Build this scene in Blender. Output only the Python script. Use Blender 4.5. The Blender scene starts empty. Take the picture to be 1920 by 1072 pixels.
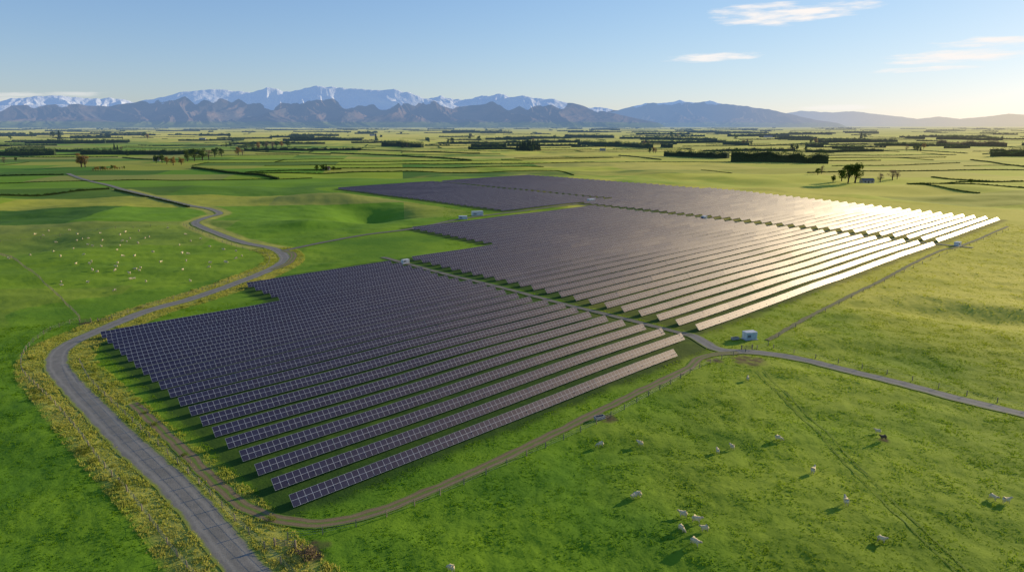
import bpy, math, random, bmesh
import numpy as np
from mathutils import Vector
random.seed(7); rng=np.random.default_rng(11)
sc=bpy.context.scene; col=sc.collection
CH=55.0; F=1280.0; P=math.radians(13.23); SP,CP=math.sin(P),math.cos(P)
SUN_AZ=math.radians(57); SUN_EL=math.radians(14.5)
# ------------------------------------------------------------ helpers
def sstep(a,b,x):
    t=np.clip((np.asarray(x,float)-a)/(b-a),0,1); return t*t*(3-2*t)
def perlin(x,y,seed=0):
    x=np.asarray(x,float); y=np.asarray(y,float)
    xi=np.floor(x).astype(np.int64); yi=np.floor(y).astype(np.int64)
    xf=x-xi; yf=y-yi
    def gr(ix,iy):
        n=(ix*374761393+iy*668265263+seed*1442695041)&0xffffffff
        n=((n^(n>>13))*1274126177)&0xffffffff
        n=n^(n>>16)
        a=(n&0xffff)/65536.0*2*np.pi
        return np.cos(a),np.sin(a)
    u=xf*xf*xf*(xf*(xf*6-15)+10); v=yf*yf*yf*(yf*(yf*6-15)+10)
    def d(ix,iy,dx,dy):
        a,b=gr(ix,iy); return a*dx+b*dy
    n00=d(xi,yi,xf,yf); n10=d(xi+1,yi,xf-1,yf); n01=d(xi,yi+1,xf,yf-1); n11=d(xi+1,yi+1,xf-1,yf-1)
    return ((n00*(1-u)+n10*u)*(1-v)+(n01*(1-u)+n11*u)*v)*1.5
def pixdir(u,v):
    x=(u-960)/F; yd=(v-536)/F
    return x, CP-yd*SP, -SP-yd*CP
def g0(u,v):
    x,y,z=pixdir(u,v); t=-CH/z
    return (x*t,y*t)
S_DIR=np.array([.733,.681]); S_DIR/=np.linalg.norm(S_DIR); Q_DIR=np.array([-S_DIR[1],S_DIR[0]])
def sq(s,q): p=S_DIR*s+Q_DIR*q; return p
def catmull(pts,n=8):
    P_=[np.array(p,float) for p in pts]; P_=[2*P_[0]-P_[1]]+P_+[2*P_[-1]-P_[-2]]
    out=[]
    for i in range(1,len(P_)-2):
        a,b,c,d=P_[i-1:i+3]
        for k in range(n):
            t=k/n
            out.append(.5*((2*b)+(c-a)*t+(2*a-5*b+4*c-d)*t*t+(3*b-a-3*c+d)*t**3))
    out.append(P_[-2]); return np.array(out)
def road(pix,n=8): return catmull([g0(*p) for p in pix],n)
def dist_poly(x,y,poly):
    best=np.full(np.shape(x),1e9)
    for a,b in zip(poly[:-1],poly[1:]):
        d=b-a; L=d@d+1e-9
        t=np.clip(((x-a[0])*d[0]+(y-a[1])*d[1])/L,0,1)
        best=np.minimum(best,np.hypot(x-a[0]-t*d[0],y-a[1]-t*d[1]))
    return best
# ------------------------------------------------------------ layout
_j=tuple(sq(2.81*CH,1.72*CH)); 
ROADS={
 'main':(road([(530,1130),(470,1075),(400,990),(320,905),(240,832),(175,765),(128,715),(106,683),(116,655),(155,633),(205,612),(280,582),(360,560),(440,533),(500,509),(532,490),(530,476),(508,465),(465,457),(420,444),(382,430),(366,420),(388,408),(412,400),(392,391),(340,382),(280,368),(210,350),(150,335),(128,326)],6),4.6,'asphalt'),
 'right':(catmull([tuple(sq(2.81*CH,1.80*CH)),_j]+[g0(*p) for p in [(1350,656),(1420,660),(1500,672),(1600,697),(1700,722),(1800,749),(1920,777),(2060,812)]]),3.4,'asphalt'),
 'perim':(road([(1385,661),(1345,664),(1312,672),(1288,692),(1200,735),(1100,783),(950,856),(800,922),(690,962),(610,979),(545,976),(490,962),(440,936),(390,893),(340,842),(290,796),(250,758)]),1.9,'dirt'),
 'mid':(np.array([sq(2.81*CH,q*CH) for q in (1.74,2.5,3.3,4.0,4.5)]),2.2,'gravel'),
 'east':(road([(532,470),(600,456),(680,442),(770,430),(862,411),(930,402),(1010,392),(1085,383)]),2.8,'gravel'),
 'mid2':(np.array([sq(6.66*CH,q*CH) for q in (1.5,2.5,3.5,4.5,5.5,6.0)]),2.4,'gravel'),
 'loop':(road([(532,470),(549,475),(548,486),(535,497),(510,507)]),2.6,'dirt'),
 'backtrack':(road([(1440,637),(1520,592),(1640,532),(1760,472),(1800,462),(1890,425)]),1.0,'dirt'),
}
BL=[(.62,2.9,1.5,4.38),(2.75,6.62,1.6,5.65),(6.55,9.95,1.6,6.05),(5.4,9.95,5.9,10.2)]
def field_dist(x,y,BL=BL):
    s=(x*S_DIR[0]+y*S_DIR[1])/CH; q=(x*Q_DIR[0]+y*Q_DIR[1])/CH
    best=np.full(np.shape(x),1e9)
    for a,b,c,d in BL:
        dx=np.maximum(np.maximum(a-s,s-b),0); dy=np.maximum(np.maximum(c-q,q-d),0)
        best=np.minimum(best,np.hypot(dx,dy)*CH)
    return best
PB=[(.67,2.76,1.59,3.70),(1.6,2.76,3.6,4.35),(2.88,6.6,1.74,4.33),(3.78,6.6,4.3,5.66),(6.74,8.9,1.76,6.0),(5.42,9.8,6.0,10.05),(8.9,9.3,3.5,6)]
MOUNDS=[(560,425,75,26,5.5,.1),(690,400,22,46,-8,.3),(640,375,60,22,5.0,0),(1700,580,50,8,-2.6,-.35),(1690,560,50,10,1.4,-.35),(1560,640,60,9,.8,-.3),(1560,500,60,16,1.5,-.3)]
MD=[(*g0(a,b),c,d,e,f) for a,b,c,d,e,f in MOUNDS]
def height(x,y):
    x=np.asarray(x,float); y=np.asarray(y,float); r=np.hypot(x,y)
    base=.3*perlin(x/45,y/45,3)
    M=sstep(2,60,field_dist(x,y))
    dr=np.full(r.shape,1e9)
    sel=r<1500
    if sel.any():
        for k in ('main','right','east'):
            dd=dist_poly(x[sel],y[sel],ROADS[k][0][::3])
            dr[sel]=np.minimum(dr[sel],dd)
    M=M*(.12+.88*sstep(4,70,dr))
    amp=.8+3.4*sstep(260,440,r)*(1-.86*sstep(560,1050,r))
    big=perlin(x/120,y/120,5)+.55*perlin(x/50,y/50,6)*(1-.8*sstep(600,1100,r))+.6*perlin(x/330,y/330,9)*sstep(500,1200,r)
    h=base+M*amp*big
    for cx,cy,a,b,hh,th in MD:
        c_,s_=math.cos(th),math.sin(th); X_=(x-cx)*c_+(y-cy)*s_; Y_=-(x-cx)*s_+(y-cy)*c_
        h=h+M*hh*np.exp(-(X_/a)**2-(Y_/b)**2)
    return h*(1-.9*sstep(6000,12000,r))
def H1(x,y): return float(height(np.array([x]),np.array([y]))[0])
def lumpf(x,y): return .10*perlin(x/2.6,y/2.6,21)+.045*perlin(x/1.1,y/1.1,22)+.27*perlin(x/10,y/7,23)+.45*perlin(x/26,y/15,24)
def g(u,v):
    dx,dy,dz=pixdir(u,v); z=0
    for _ in range(8):
        t=(CH-z)/-dz; z=.5*z+.5*H1(dx*t,dy*t)
    t=(CH-z)/-dz
    return dx*t,dy*t,H1(dx*t,dy*t)
# ------------------------------------------------------------ mesh utils
def npmesh(name,V,Fc,mats=(),uv=None,smooth=False,matidx=None):
    V=np.asarray(V,np.float32); Fc=np.asarray(Fc,np.int32); n=Fc.shape[1]
    me=bpy.data.meshes.new(name)
    me.vertices.add(len(V)); me.vertices.foreach_set('co',V.ravel())
    me.loops.add(Fc.size); me.loops.foreach_set('vertex_index',Fc.ravel())
    me.polygons.add(len(Fc)); me.polygons.foreach_set('loop_start',np.arange(0,Fc.size,n,dtype=np.int32))
    try: me.polygons.foreach_set('loop_total',np.full(len(Fc),n,np.int32))
    except Exception: pass
    if uv is not None:
        l=me.uv_layers.new(name='UVMap'); l.data.foreach_set('uv',np.asarray(uv,np.float32).ravel())
    for m in mats: me.materials.append(m)
    if matidx is not None: me.polygons.foreach_set('material_index',np.asarray(matidx,np.int32))
    me.update(calc_edges=True); me.validate()
    me.polygons.foreach_set('use_smooth',np.full(len(me.polygons),smooth))
    return me
def obj(name,me,loc=(0,0,0),rot=0,parent=None,scale=1):
    o=bpy.data.objects.new(name,me); col.objects.link(o); o.location=loc; o.rotation_euler=(0,0,rot)
    if scale!=1: o.scale=(scale,)*3
    if parent: o.parent=parent
    return o
def tag(o,label,cat,group=None,kind=None):
    o["label"]=label; o["category"]=cat
    if group: o["group"]=group
    if kind: o["kind"]=kind
    return o
class MB:
    def __init__(s): s.v=[];s.f=[];s.m=[]
    def box(s,c,d,m=0,rz=0,tp=1.0):
        cx,cy,cz=c; a,b,h=d[0]/2,d[1]/2,d[2]/2; n=len(s.v); cr,sr=math.cos(rz),math.sin(rz)
        for z in(-h,h):
            k=tp if z>0 else 1
            for x,y in((-a,-b),(a,-b),(a,b),(-a,b)):
                x*=k;y*=k
                s.v.append((cx+x*cr-y*sr,cy+x*sr+y*cr,cz+z))
        for q in((0,3,2,1),(4,5,6,7),(0,1,5,4),(1,2,6,5),(2,3,7,6),(3,0,4,7)):
            s.f.append(tuple(n+i for i in q)); s.m.append(m)
    def poly(s,pts,m=0):
        n=len(s.v); s.v+=list(pts); s.f.append(tuple(range(n,n+len(pts)))); s.m.append(m)
    def tube(s,p,q,r1,r2,m=0,k=6):
        p=Vector(p);q=Vector(q);d=(q-p).normalized();a=d.orthogonal().normalized();b=d.cross(a);n=len(s.v)
        for c,r in((p,r1),(q,r2)):
            for i in range(k):
                t=2*math.pi*i/k; s.v.append(tuple(c+a*math.cos(t)*r+b*math.sin(t)*r))
        for i in range(k): s.f.append((n+i,n+(i+1)%k,n+k+(i+1)%k,n+k+i)); s.m.append(m)
        s.f.append(tuple(n+k+i for i in range(k))); s.m.append(m)
    def mesh(s,name,mats):
        me=bpy.data.meshes.new(name); me.from_pydata(s.v,[],s.f)
        for m in mats: me.materials.append(m)
        me.polygons.foreach_set('material_index',s.m); me.update(); return me
# ------------------------------------------------------------ materials
def N(nt,t,**k):
    n=nt.nodes.new(t)
    for a,b in k.items(): setattr(n,a,b)
    return n
def math_(nt,op,a,b=None,c=None,clamp=False):
    n=nt.nodes.new('ShaderNodeMath'); n.operation=op; n.use_clamp=clamp
    for i,x in enumerate((a,b,c)):
        if x is None: continue
        if isinstance(x,(int,float)): n.inputs[i].default_value=x
        else: nt.links.new(x,n.inputs[i])
    return n.outputs[0]
def mixc(nt,f,a,b,mode='MIX'):
    n=nt.nodes.new('ShaderNodeMix'); n.data_type='RGBA'; n.blend_type=mode
    for s,x in((n.inputs[0],f),(n.inputs[6],a),(n.inputs[7],b)):
        if isinstance(x,(int,float)): s.default_value=x
        elif isinstance(x,tuple): s.default_value=(*x,1) if len(x)==3 else x
        else: nt.links.new(x,s)
    return n.outputs[2]
def noise(nt,vec,scale,detail=3,rough=.55,dim='3D'):
    n=nt.nodes.new('ShaderNodeTexNoise'); n.inputs['Scale'].default_value=scale
    n.inputs['Detail'].default_value=detail; n.inputs['Roughness'].default_value=rough
    if vec is not None: nt.links.new(vec,n.inputs['Vector'])
    return n.outputs['Fac']
def ramp(nt,f,a,b):
    n=nt.nodes.new('ShaderNodeMapRange'); n.clamp=True; n.interpolation_type='SMOOTHSTEP'
    nt.links.new(f,n.inputs[0]); n.inputs[1].default_value=a; n.inputs[2].default_value=b
    return n.outputs[0]
def haze(nt,shader,L=25000,start=900):  # aerial haze put into materials as emission, growing with distance
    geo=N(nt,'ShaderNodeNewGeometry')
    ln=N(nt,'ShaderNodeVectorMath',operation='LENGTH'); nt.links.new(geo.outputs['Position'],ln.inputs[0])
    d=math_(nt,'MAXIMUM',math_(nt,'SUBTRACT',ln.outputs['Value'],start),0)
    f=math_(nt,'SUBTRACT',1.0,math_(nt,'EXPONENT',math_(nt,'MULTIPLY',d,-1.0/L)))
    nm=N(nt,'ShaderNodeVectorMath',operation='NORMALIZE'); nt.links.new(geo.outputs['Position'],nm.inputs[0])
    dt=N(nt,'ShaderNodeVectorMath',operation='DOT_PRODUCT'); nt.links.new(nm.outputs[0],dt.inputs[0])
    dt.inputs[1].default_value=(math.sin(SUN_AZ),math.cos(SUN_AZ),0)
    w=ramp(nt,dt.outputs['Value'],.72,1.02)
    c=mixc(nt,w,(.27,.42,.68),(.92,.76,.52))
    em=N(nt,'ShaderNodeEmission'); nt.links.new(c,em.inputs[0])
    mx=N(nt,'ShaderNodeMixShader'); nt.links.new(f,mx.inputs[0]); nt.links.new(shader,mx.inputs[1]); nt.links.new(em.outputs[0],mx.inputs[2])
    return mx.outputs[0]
def newmat(name):
    m=bpy.data.materials.new(name); m.use_nodes=True; nt=m.node_tree; nt.nodes.clear()
    out=N(nt,'ShaderNodeOutputMaterial'); return m,nt,out
def simple(name,c1,c2=None,scale=2,rough=.8,metal=0,spec=.3,bump=0,hz=False):
    m,nt,out=newmat(name); b=N(nt,'ShaderNodeBsdfPrincipled')
    tc=N(nt,'ShaderNodeNewGeometry')
    f=noise(nt,tc.outputs['Position'],scale,4)
    nt.links.new(mixc(nt,ramp(nt,f,.3,.7),c1,c2 or tuple(x*.7 for x in c1)),b.inputs['Base Color'])
    b.inputs['Roughness'].default_value=rough; b.inputs['Metallic'].default_value=metal; b.inputs['Specular IOR Level'].default_value=spec
    if bump:
        bp=N(nt,'ShaderNodeBump'); bp.inputs['Strength'].default_value=bump; bp.inputs['Distance'].default_value=.1
        nt.links.new(f,bp.inputs['Height']); nt.links.new(bp.outputs[0],b.inputs['Normal'])
    s=b.outputs[0]
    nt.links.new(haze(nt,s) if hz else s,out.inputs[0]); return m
def leafmat(name,c1,c2,scale=.5,trans=.35,hz=True):
    m,nt,out=newmat(name); geo=N(nt,'ShaderNodeNewGeometry')
    f=noise(nt,geo.outputs['Position'],scale,3)
    c=mixc(nt,ramp(nt,f,.3,.7),c1,c2)
    d=N(nt,'ShaderNodeBsdfDiffuse'); t=N(nt,'ShaderNodeBsdfTranslucent')
    nt.links.new(c,d.inputs[0]); nt.links.new(c,t.inputs[0])
    mx=N(nt,'ShaderNodeMixShader'); mx.inputs[0].default_value=trans
    nt.links.new(d.outputs[0],mx.inputs[1]); nt.links.new(t.outputs[0],mx.inputs[2])
    nt.links.new(haze(nt,mx.outputs[0]) if hz else mx.outputs[0],out.inputs[0]); return m
# ground
PATCH_W,PATCH_H,PATCH_A=190.0,84.0,math.radians(9)
G1,G2=(.105,.225,.014),(.215,.345,.018)
Y1,Y2=(.40,.40,.030),(.53,.48,.065)  # golden grass tones standing in for low-sun sheen
def ground_mat():
    m,nt,out=newmat('grass_ground'); geo=N(nt,'ShaderNodeNewGeometry'); pos=geo.outputs['Position']
    at=N(nt,'ShaderNodeAttribute',attribute_name='ctrl'); sp=N(nt,'ShaderNodeSeparateColor'); nt.links.new(at.outputs['Color'],sp.inputs[0])
    a2=N(nt,'ShaderNodeAttribute',attribute_name='array')  # mask for the painted shade among the panel rows
    verge,dirt,sun_gold=sp.outputs[0],sp.outputs[1],sp.outputs[2]; far=at.outputs['Alpha']
    n1=noise(nt,pos,.022,5,.6); n2=noise(nt,pos,.45,3,.6); n3=noise(nt,pos,2.6,2,.6)
    c=mixc(nt,ramp(nt,n1,.33,.67),G1,G2)
    gc=mixc(nt,ramp(nt,n1,.35,.65),Y1,Y2)
    c=mixc(nt,sun_gold,c,gc)
    mp=N(nt,'ShaderNodeMapping'); mp.vector_type='POINT'; mp.inputs['Rotation'].default_value=(0,0,-PATCH_A); nt.links.new(pos,mp.inputs[0])
    def brick(sc_):
        br=N(nt,'ShaderNodeTexBrick'); br.offset=.5; br.offset_frequency=2; br.squash=1
        nt.links.new(mp.outputs[0],br.inputs['Vector'])
        br.inputs['Color1'].default_value=(0,0,0,1); br.inputs['Color2'].default_value=(1,1,1,1); br.inputs['Mortar'].default_value=(.5,.5,.5,1)
        br.inputs['Scale'].default_value=1; br.inputs['Mortar Size'].default_value=0; br.inputs['Brick Width'].default_value=PATCH_W*sc_; br.inputs['Row Height'].default_value=PATCH_H*sc_
        return br.outputs['Color']
    b1=brick(1); b2=brick(3)
    cr=N(nt,'ShaderNodeValToRGB'); nt.links.new(b1,cr.inputs[0]); e=cr.color_ramp; e.interpolation='CONSTANT'
    cols=[(.080,.215,.018),(.32,.42,.028),(.15,.31,.02),(.44,.42,.06),(.065,.16,.022),(.37,.46,.03),(.36,.35,.08),(.19,.35,.022)]
    e.elements[0].color=(*cols[0],1); e.elements[1].position=1/8; e.elements[1].color=(*cols[1],1)
    for i in range(2,8):
        x=e.elements.new(i/8); x.color=(*cols[i],1)
    pc=mixc(nt,.22,cr.outputs[0],mixc(nt,b2,(.08,.20,.018),(.38,.41,.045)))
    pc=mixc(nt,math_(nt,'MULTIPLY',sun_gold,.25),pc,gc)
    c=mixc(nt,math_(nt,'MULTIPLY',far,.92),c,pc)
    c=mixc(nt,math_(nt,'MULTIPLY',ramp(nt,n2,.35,.75),.28),c,mixc(nt,1.0,c,(.6,.72,.6),'MULTIPLY'))
    c=mixc(nt,math_(nt,'MULTIPLY',ramp(nt,n3,.4,.75),.25),c,mixc(nt,1.0,c,(1.3,1.2,1.15),'MULTIPLY'))
    c=mixc(nt,math_(nt,'MULTIPLY',verge,ramp(nt,n2,.0,.3)),c,(.44,.42,.08))
    c=mixc(nt,math_(nt,'MULTIPLY',a2.outputs['Fac'],.85),c,(.026,.062,.012))  # aisle shade between panel rows put into the grass colour
    c=mixc(nt,math_(nt,'MULTIPLY',dirt,ramp(nt,n2,.25,.55)),c,(.09,.062,.036))
    b=N(nt,'ShaderNodeBsdfPrincipled'); nt.links.new(c,b.inputs['Base Color']); b.inputs['Roughness'].default_value=.95; b.inputs['Specular IOR Level'].default_value=.1
    nt.links.new(math_(nt,'MULTIPLY',sun_gold,.25),b.inputs['Sheen Weight']); b.inputs['Sheen Roughness'].default_value=.5; b.inputs['Sheen Tint'].default_value=(.85,.70,.2,1)
    hsum=math_(nt,'ADD',math_(nt,'MULTIPLY',n3,.3),math_(nt,'MULTIPLY',n2,.8))
    bp=N(nt,'ShaderNodeBump'); bp.inputs['Distance'].default_value=.4
    nt.links.new(math_(nt,'SUBTRACT',.5,math_(nt,'MULTIPLY',far,.25)),bp.inputs['Strength'])
    nt.links.new(hsum,bp.inputs['Height']); nt.links.new(bp.outputs[0],b.inputs['Normal'])
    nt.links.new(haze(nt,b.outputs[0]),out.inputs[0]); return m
def panel_mat():
    m,nt,out=newmat('solar_glass'); uv=N(nt,'ShaderNodeUVMap'); s=N(nt,'ShaderNodeSeparateXYZ'); nt.links.new(uv.outputs[0],s.inputs[0])
    def line(x,mul,w):
        f=math_(nt,'FRACT',math_(nt,'MULTIPLY',x,mul)); d=math_(nt,'ABSOLUTE',math_(nt,'SUBTRACT',f,.5)); return math_(nt,'GREATER_THAN',d,.5-w)
    fr=math_(nt,'MAXIMUM',line(s.outputs[0],1,.024),line(s.outputs[1],1,.026))
    ce=math_(nt,'MAXIMUM',line(s.outputs[0],3,.03),line(s.outputs[1],3,.03))
    fl=N(nt,'ShaderNodeVectorMath',operation='FLOOR'); nt.links.new(uv.outputs[0],fl.inputs[0])
    oi=N(nt,'ShaderNodeObjectInfo'); ad=N(nt,'ShaderNodeVectorMath',operation='ADD'); nt.links.new(fl.outputs[0],ad.inputs[0]); nt.links.new(oi.outputs['Random'],ad.inputs[1])
    wn=N(nt,'ShaderNodeTexWhiteNoise'); nt.links.new(ad.outputs[0],wn.inputs[0])
    base=mixc(nt,wn.outputs['Value'],(.009,.017,.058),(.013,.023,.070))
    base=mixc(nt,math_(nt,'MULTIPLY',ce,.3),base,(.06,.08,.13))
    base=mixc(nt,fr,base,(.40,.43,.48))
    b=N(nt,'ShaderNodeBsdfPrincipled'); nt.links.new(base,b.inputs['Base Color'])
    b.inputs['Roughness'].default_value=.50; b.inputs['IOR'].default_value=1.5; b.inputs['Specular IOR Level'].default_value=.46
    b.inputs['Specular Tint'].default_value=(1,.66,.34,1)  # gold of the low-sun glow put into the reflection tint
    nt.links.new(b.outputs[0],out.inputs[0]); return m
def road_mat(name,c1,c2,c3,grass):
    m,nt,out=newmat(name); geo=N(nt,'ShaderNodeNewGeometry'); uv=N(nt,'ShaderNodeUVMap'); s=N(nt,'ShaderNodeSeparateXYZ'); nt.links.new(uv.outputs[0],s.inputs[0])
    pos=geo.outputs['Position']; n1=noise(nt,pos,.4,5,.65); n2=noise(nt,pos,5,3)
    c=mixc(nt,ramp(nt,n1,.3,.7),c1,c2)
    a=math_(nt,'ABSOLUTE',math_(nt,'SUBTRACT',s.outputs[0],.5))
    a2=math_(nt,'ADD',a,math_(nt,'MULTIPLY',math_(nt,'SUBTRACT',n1,.5),.25))
    rut=ramp(nt,math_(nt,'ABSOLUTE',math_(nt,'SUBTRACT',a,.24)),.1,.0)
    c=mixc(nt,math_(nt,'MULTIPLY',rut,.6),c,c3)
    c=mixc(nt,ramp(nt,a2,.36,.47),c,grass)
    if name=='dirt_track': c=mixc(nt,math_(nt,'MULTIPLY',ramp(nt,a2,.16,.02),.85),c,grass)
    c=mixc(nt,math_(nt,'MULTIPLY',ramp(nt,n2,.4,.7),.3),c,mixc(nt,1.0,c,(.5,.5,.5),'MULTIPLY'))
    b=N(nt,'ShaderNodeBsdfPrincipled'); nt.links.new(c,b.inputs['Base Color']); b.inputs['Roughness'].default_value=.85; b.inputs['Specular IOR Level'].default_value=.25
    bp=N(nt,'ShaderNodeBump'); bp.inputs['Strength'].default_value=.5; bp.inputs['Distance'].default_value=.06; nt.links.new(n2,bp.inputs['Height']); nt.links.new(bp.outputs[0],b.inputs['Normal'])
    nt.links.new(b.outputs[0],out.inputs[0]); return m
M_ground=ground_mat(); M_panel=panel_mat()
RM={'asphalt':road_mat('road_surface',(.20,.185,.15),(.27,.245,.20),(.34,.31,.25),(.26,.30,.04)),
    'gravel':road_mat('gravel_track',(.16,.145,.105),(.22,.195,.14),(.26,.23,.17),(.07,.12,.02)),
    'dirt':road_mat('dirt_track',(.20,.14,.065),(.25,.18,.09),(.31,.23,.12),(.14,.24,.02))}
M_alu=simple('aluminium_frame',(.5,.5,.52),(.4,.4,.42),1,.4,.6)
M_back=simple('panel_backsheet',(.3,.3,.31),(.24,.24,.26),1,.7)
M_steel=simple('galvanised_steel',(.35,.35,.36),(.22,.22,.23),2,.5,.7)
M_wood=simple('weathered_wood',(.34,.27,.18),(.22,.17,.11),4,.9)
M_wire=simple('fence_wire',(.42,.40,.36),(.34,.32,.28),2,.6,0)
M_white=simple('white_paint',(.72,.72,.69),(.55,.55,.52),1.5,.5)
M_blue=simple('pale_blue_paint',(.25,.48,.62),(.2,.4,.55),1.5,.5)
M_grey=simple('grey_metal',(.3,.31,.32),(.2,.2,.21),2,.5,.3)
M_dark=simple('dark_vent',(.04,.04,.045),(.02,.02,.02),3,.6)
M_roofr=simple('rusty_red_roof',(.25,.09,.06),(.18,.07,.05),1,.7,hz=True)
M_wallw=simple('house_wall',(.5,.46,.38),(.4,.36,.3),.5,.8,hz=True)
M_roofg=simple('grey_roof',(.2,.19,.18),(.15,.14,.13),.5,.6,hz=True)
M_conc=simple('concrete',(.4,.38,.35),(.3,.29,.27),2,.9)
M_wool=simple('wool',(.80,.66,.38),(.62,.50,.28),9,.95,bump=.5)
M_face=simple('sheep_face',(.50,.42,.28),(.33,.28,.19),8,.9)
M_cow=simple('cow_hide',(.09,.06,.04),(.13,.09,.06),2,.8)
M_leafG=leafmat('leaf_green',(.05,.095,.016),(.12,.165,.03))
M_leafD=leafmat('conifer_green',(.034,.068,.018),(.078,.115,.028),.4,.3)
M_hedge=leafmat('hedge_leaf',(.055,.10,.02),(.11,.155,.03),.4,.35)
M_leafA=leafmat('autumn_leaf',(.30,.17,.05),(.40,.27,.08),.5,.4)
M_leafB=leafmat('bare_twig',(.20,.14,.09),(.28,.20,.12),.5,.25)
M_shrub=leafmat('shrub_leaf',(.14,.19,.025),(.30,.30,.05),.8,.4)
M_core=simple('foliage_core',(.030,.052,.014),(.040,.064,.017),.5,1,hz=True)  # dark solid added inside hedges and belts to block light
M_bark=simple('bark',(.07,.05,.035),(.04,.03,.02),2,.95,hz=True)
def tuftmat(name,cols,trans):
    m,nt,out=newmat(name); geo=N(nt,'ShaderNodeNewGeometry'); pos=geo.outputs['Position']
    at=N(nt,'ShaderNodeAttribute',attribute_name='sun_gold')
    f=ramp(nt,noise(nt,pos,.022,5,.6),.33,.67); f2=ramp(nt,noise(nt,pos,2.2,2),.3,.7)
    c=mixc(nt,f,cols[0],cols[1]); c=mixc(nt,at.outputs['Fac'],c,cols[2]); c=mixc(nt,math_(nt,'MULTIPLY',f2,.3),c,mixc(nt,1.0,c,(.65,.75,.6),'MULTIPLY'))
    d=N(nt,'ShaderNodeBsdfDiffuse'); t=N(nt,'ShaderNodeBsdfTranslucent'); nt.links.new(c,d.inputs[0]); nt.links.new(c,t.inputs[0])
    mx=N(nt,'ShaderNodeMixShader'); mx.inputs[0].default_value=trans; nt.links.new(d.outputs[0],mx.inputs[1]); nt.links.new(t.outputs[0],mx.inputs[2])
    nt.links.new(mx.outputs[0],out.inputs[0]); return m
M_tuft=tuftmat('grass_blades',((.13,.27,.014),(.24,.38,.018),(.50,.48,.045)),.5)
M_straw=tuftmat('dry_grass_blades',((.62,.54,.13),(.40,.44,.06),(.60,.52,.13)),.5)
# ------------------------------------------------------------ ground
az=np.concatenate([np.linspace(-180,-56,26)[:-1],np.linspace(-56,56,820),np.linspace(56,180,26)[1:]])*math.pi/180
rr=np.concatenate([[0.5,10,25,40],np.geomspace(50,60000,1150)])
R,A=np.meshgrid(rr,az,indexing='ij'); X=(R*np.sin(A)).ravel(); Y=(R*np.cos(A)).ravel()
Z=height(X,Y)
fd=field_dist(X,Y)
rad=np.hypot(X,Y)
near=rad<700
lump=np.zeros_like(Z)
lump[near]=lumpf(X[near],Y[near])*sstep(700,600,rad[near])
dr=np.full(Z.shape,1e9); dm=np.full(Z.shape,1e9)
for k,(p,w,_) in ROADS.items():
    d=dist_poly(X[near],Y[near],p[::2]); dr[near]=np.minimum(dr[near],d-w/2)
    if k=='main': dm[near]=d
def lmask(d,f): return sstep(.5,5,d)*(.25+.75*sstep(0,8,f))
Z=Z+lump*lmask(dr,fd)
def sun_goldf(x,y):  # low-sun sheen of grass put into its colour, stronger toward the sun
    a=np.arctan2(x,y); r=np.hypot(x,y)
    return np.clip(sstep(.02,.54,a+ (r-250)/1200*.35+.20*perlin(x/60,y/60,31)+.14*perlin(x/18,y/18,33))*(.30+.70*sstep(130,300,r)),0,1)
verge=sstep(8.5,6,dm)*sstep(2.0,2.8,dm)*.95
def mudf(x,y):
    t=np.zeros(np.shape(x))
    for (u,v,rx) in ((1405,676,5),(1135,785,2.8),(575,1035,3.5),(1340,676,2.5),(160,606,3),(1655,828,1.2)):
        cx,cy=g0(u,v); t=np.maximum(t,sstep(1,.4,np.hypot(x-cx,(y-cy))/rx+.3*perlin(x/1.7,y/1.7,41)))
    return t
dirt=mudf(X,Y)
leftf=sstep(0,-.15,np.arctan2(X,Y))
farm=(sstep(380,560,rad)*(1-leftf)+(.35*sstep(215,260,rad)+.65*sstep(380,500,rad))*leftf)*(fd>12)
ctrl=np.stack([verge,dirt,sun_goldf(X,Y),farm],1).astype(np.float32)
aisle_shade=sstep(3.5,0,field_dist(X,Y,PB)+1.2*perlin(X/4,Y/4,44))  # where shade is painted under and between panel rows
nr,na=len(rr),len(az)
i,j=np.meshgrid(np.arange(nr-1),np.arange(na-1),indexing='ij'); a0=(i*na+j).ravel()
Fc=np.stack([a0,a0+1,a0+na+1,a0+na],1)[:,::-1]
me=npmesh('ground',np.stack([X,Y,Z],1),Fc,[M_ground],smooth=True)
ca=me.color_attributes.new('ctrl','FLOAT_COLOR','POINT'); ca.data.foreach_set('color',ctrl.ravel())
me.attributes.new('array','FLOAT','POINT').data.foreach_set('value',aisle_shade.astype(np.float32))
tag(obj('ground',me),'green pasture plain with gentle undulations','ground',kind='structure')
def lumpz(x,y):
    x=np.atleast_1d(np.asarray(x,float)); y=np.atleast_1d(np.asarray(y,float)); d=np.full(x.shape,1e9)
    for k_,(p,w,_) in ROADS.items(): d=np.minimum(d,dist_poly(x,y,p[::2])-w/2)
    return lumpf(x,y)*lmask(d,field_dist(x,y))*sstep(700,600,np.hypot(x,y))
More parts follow.
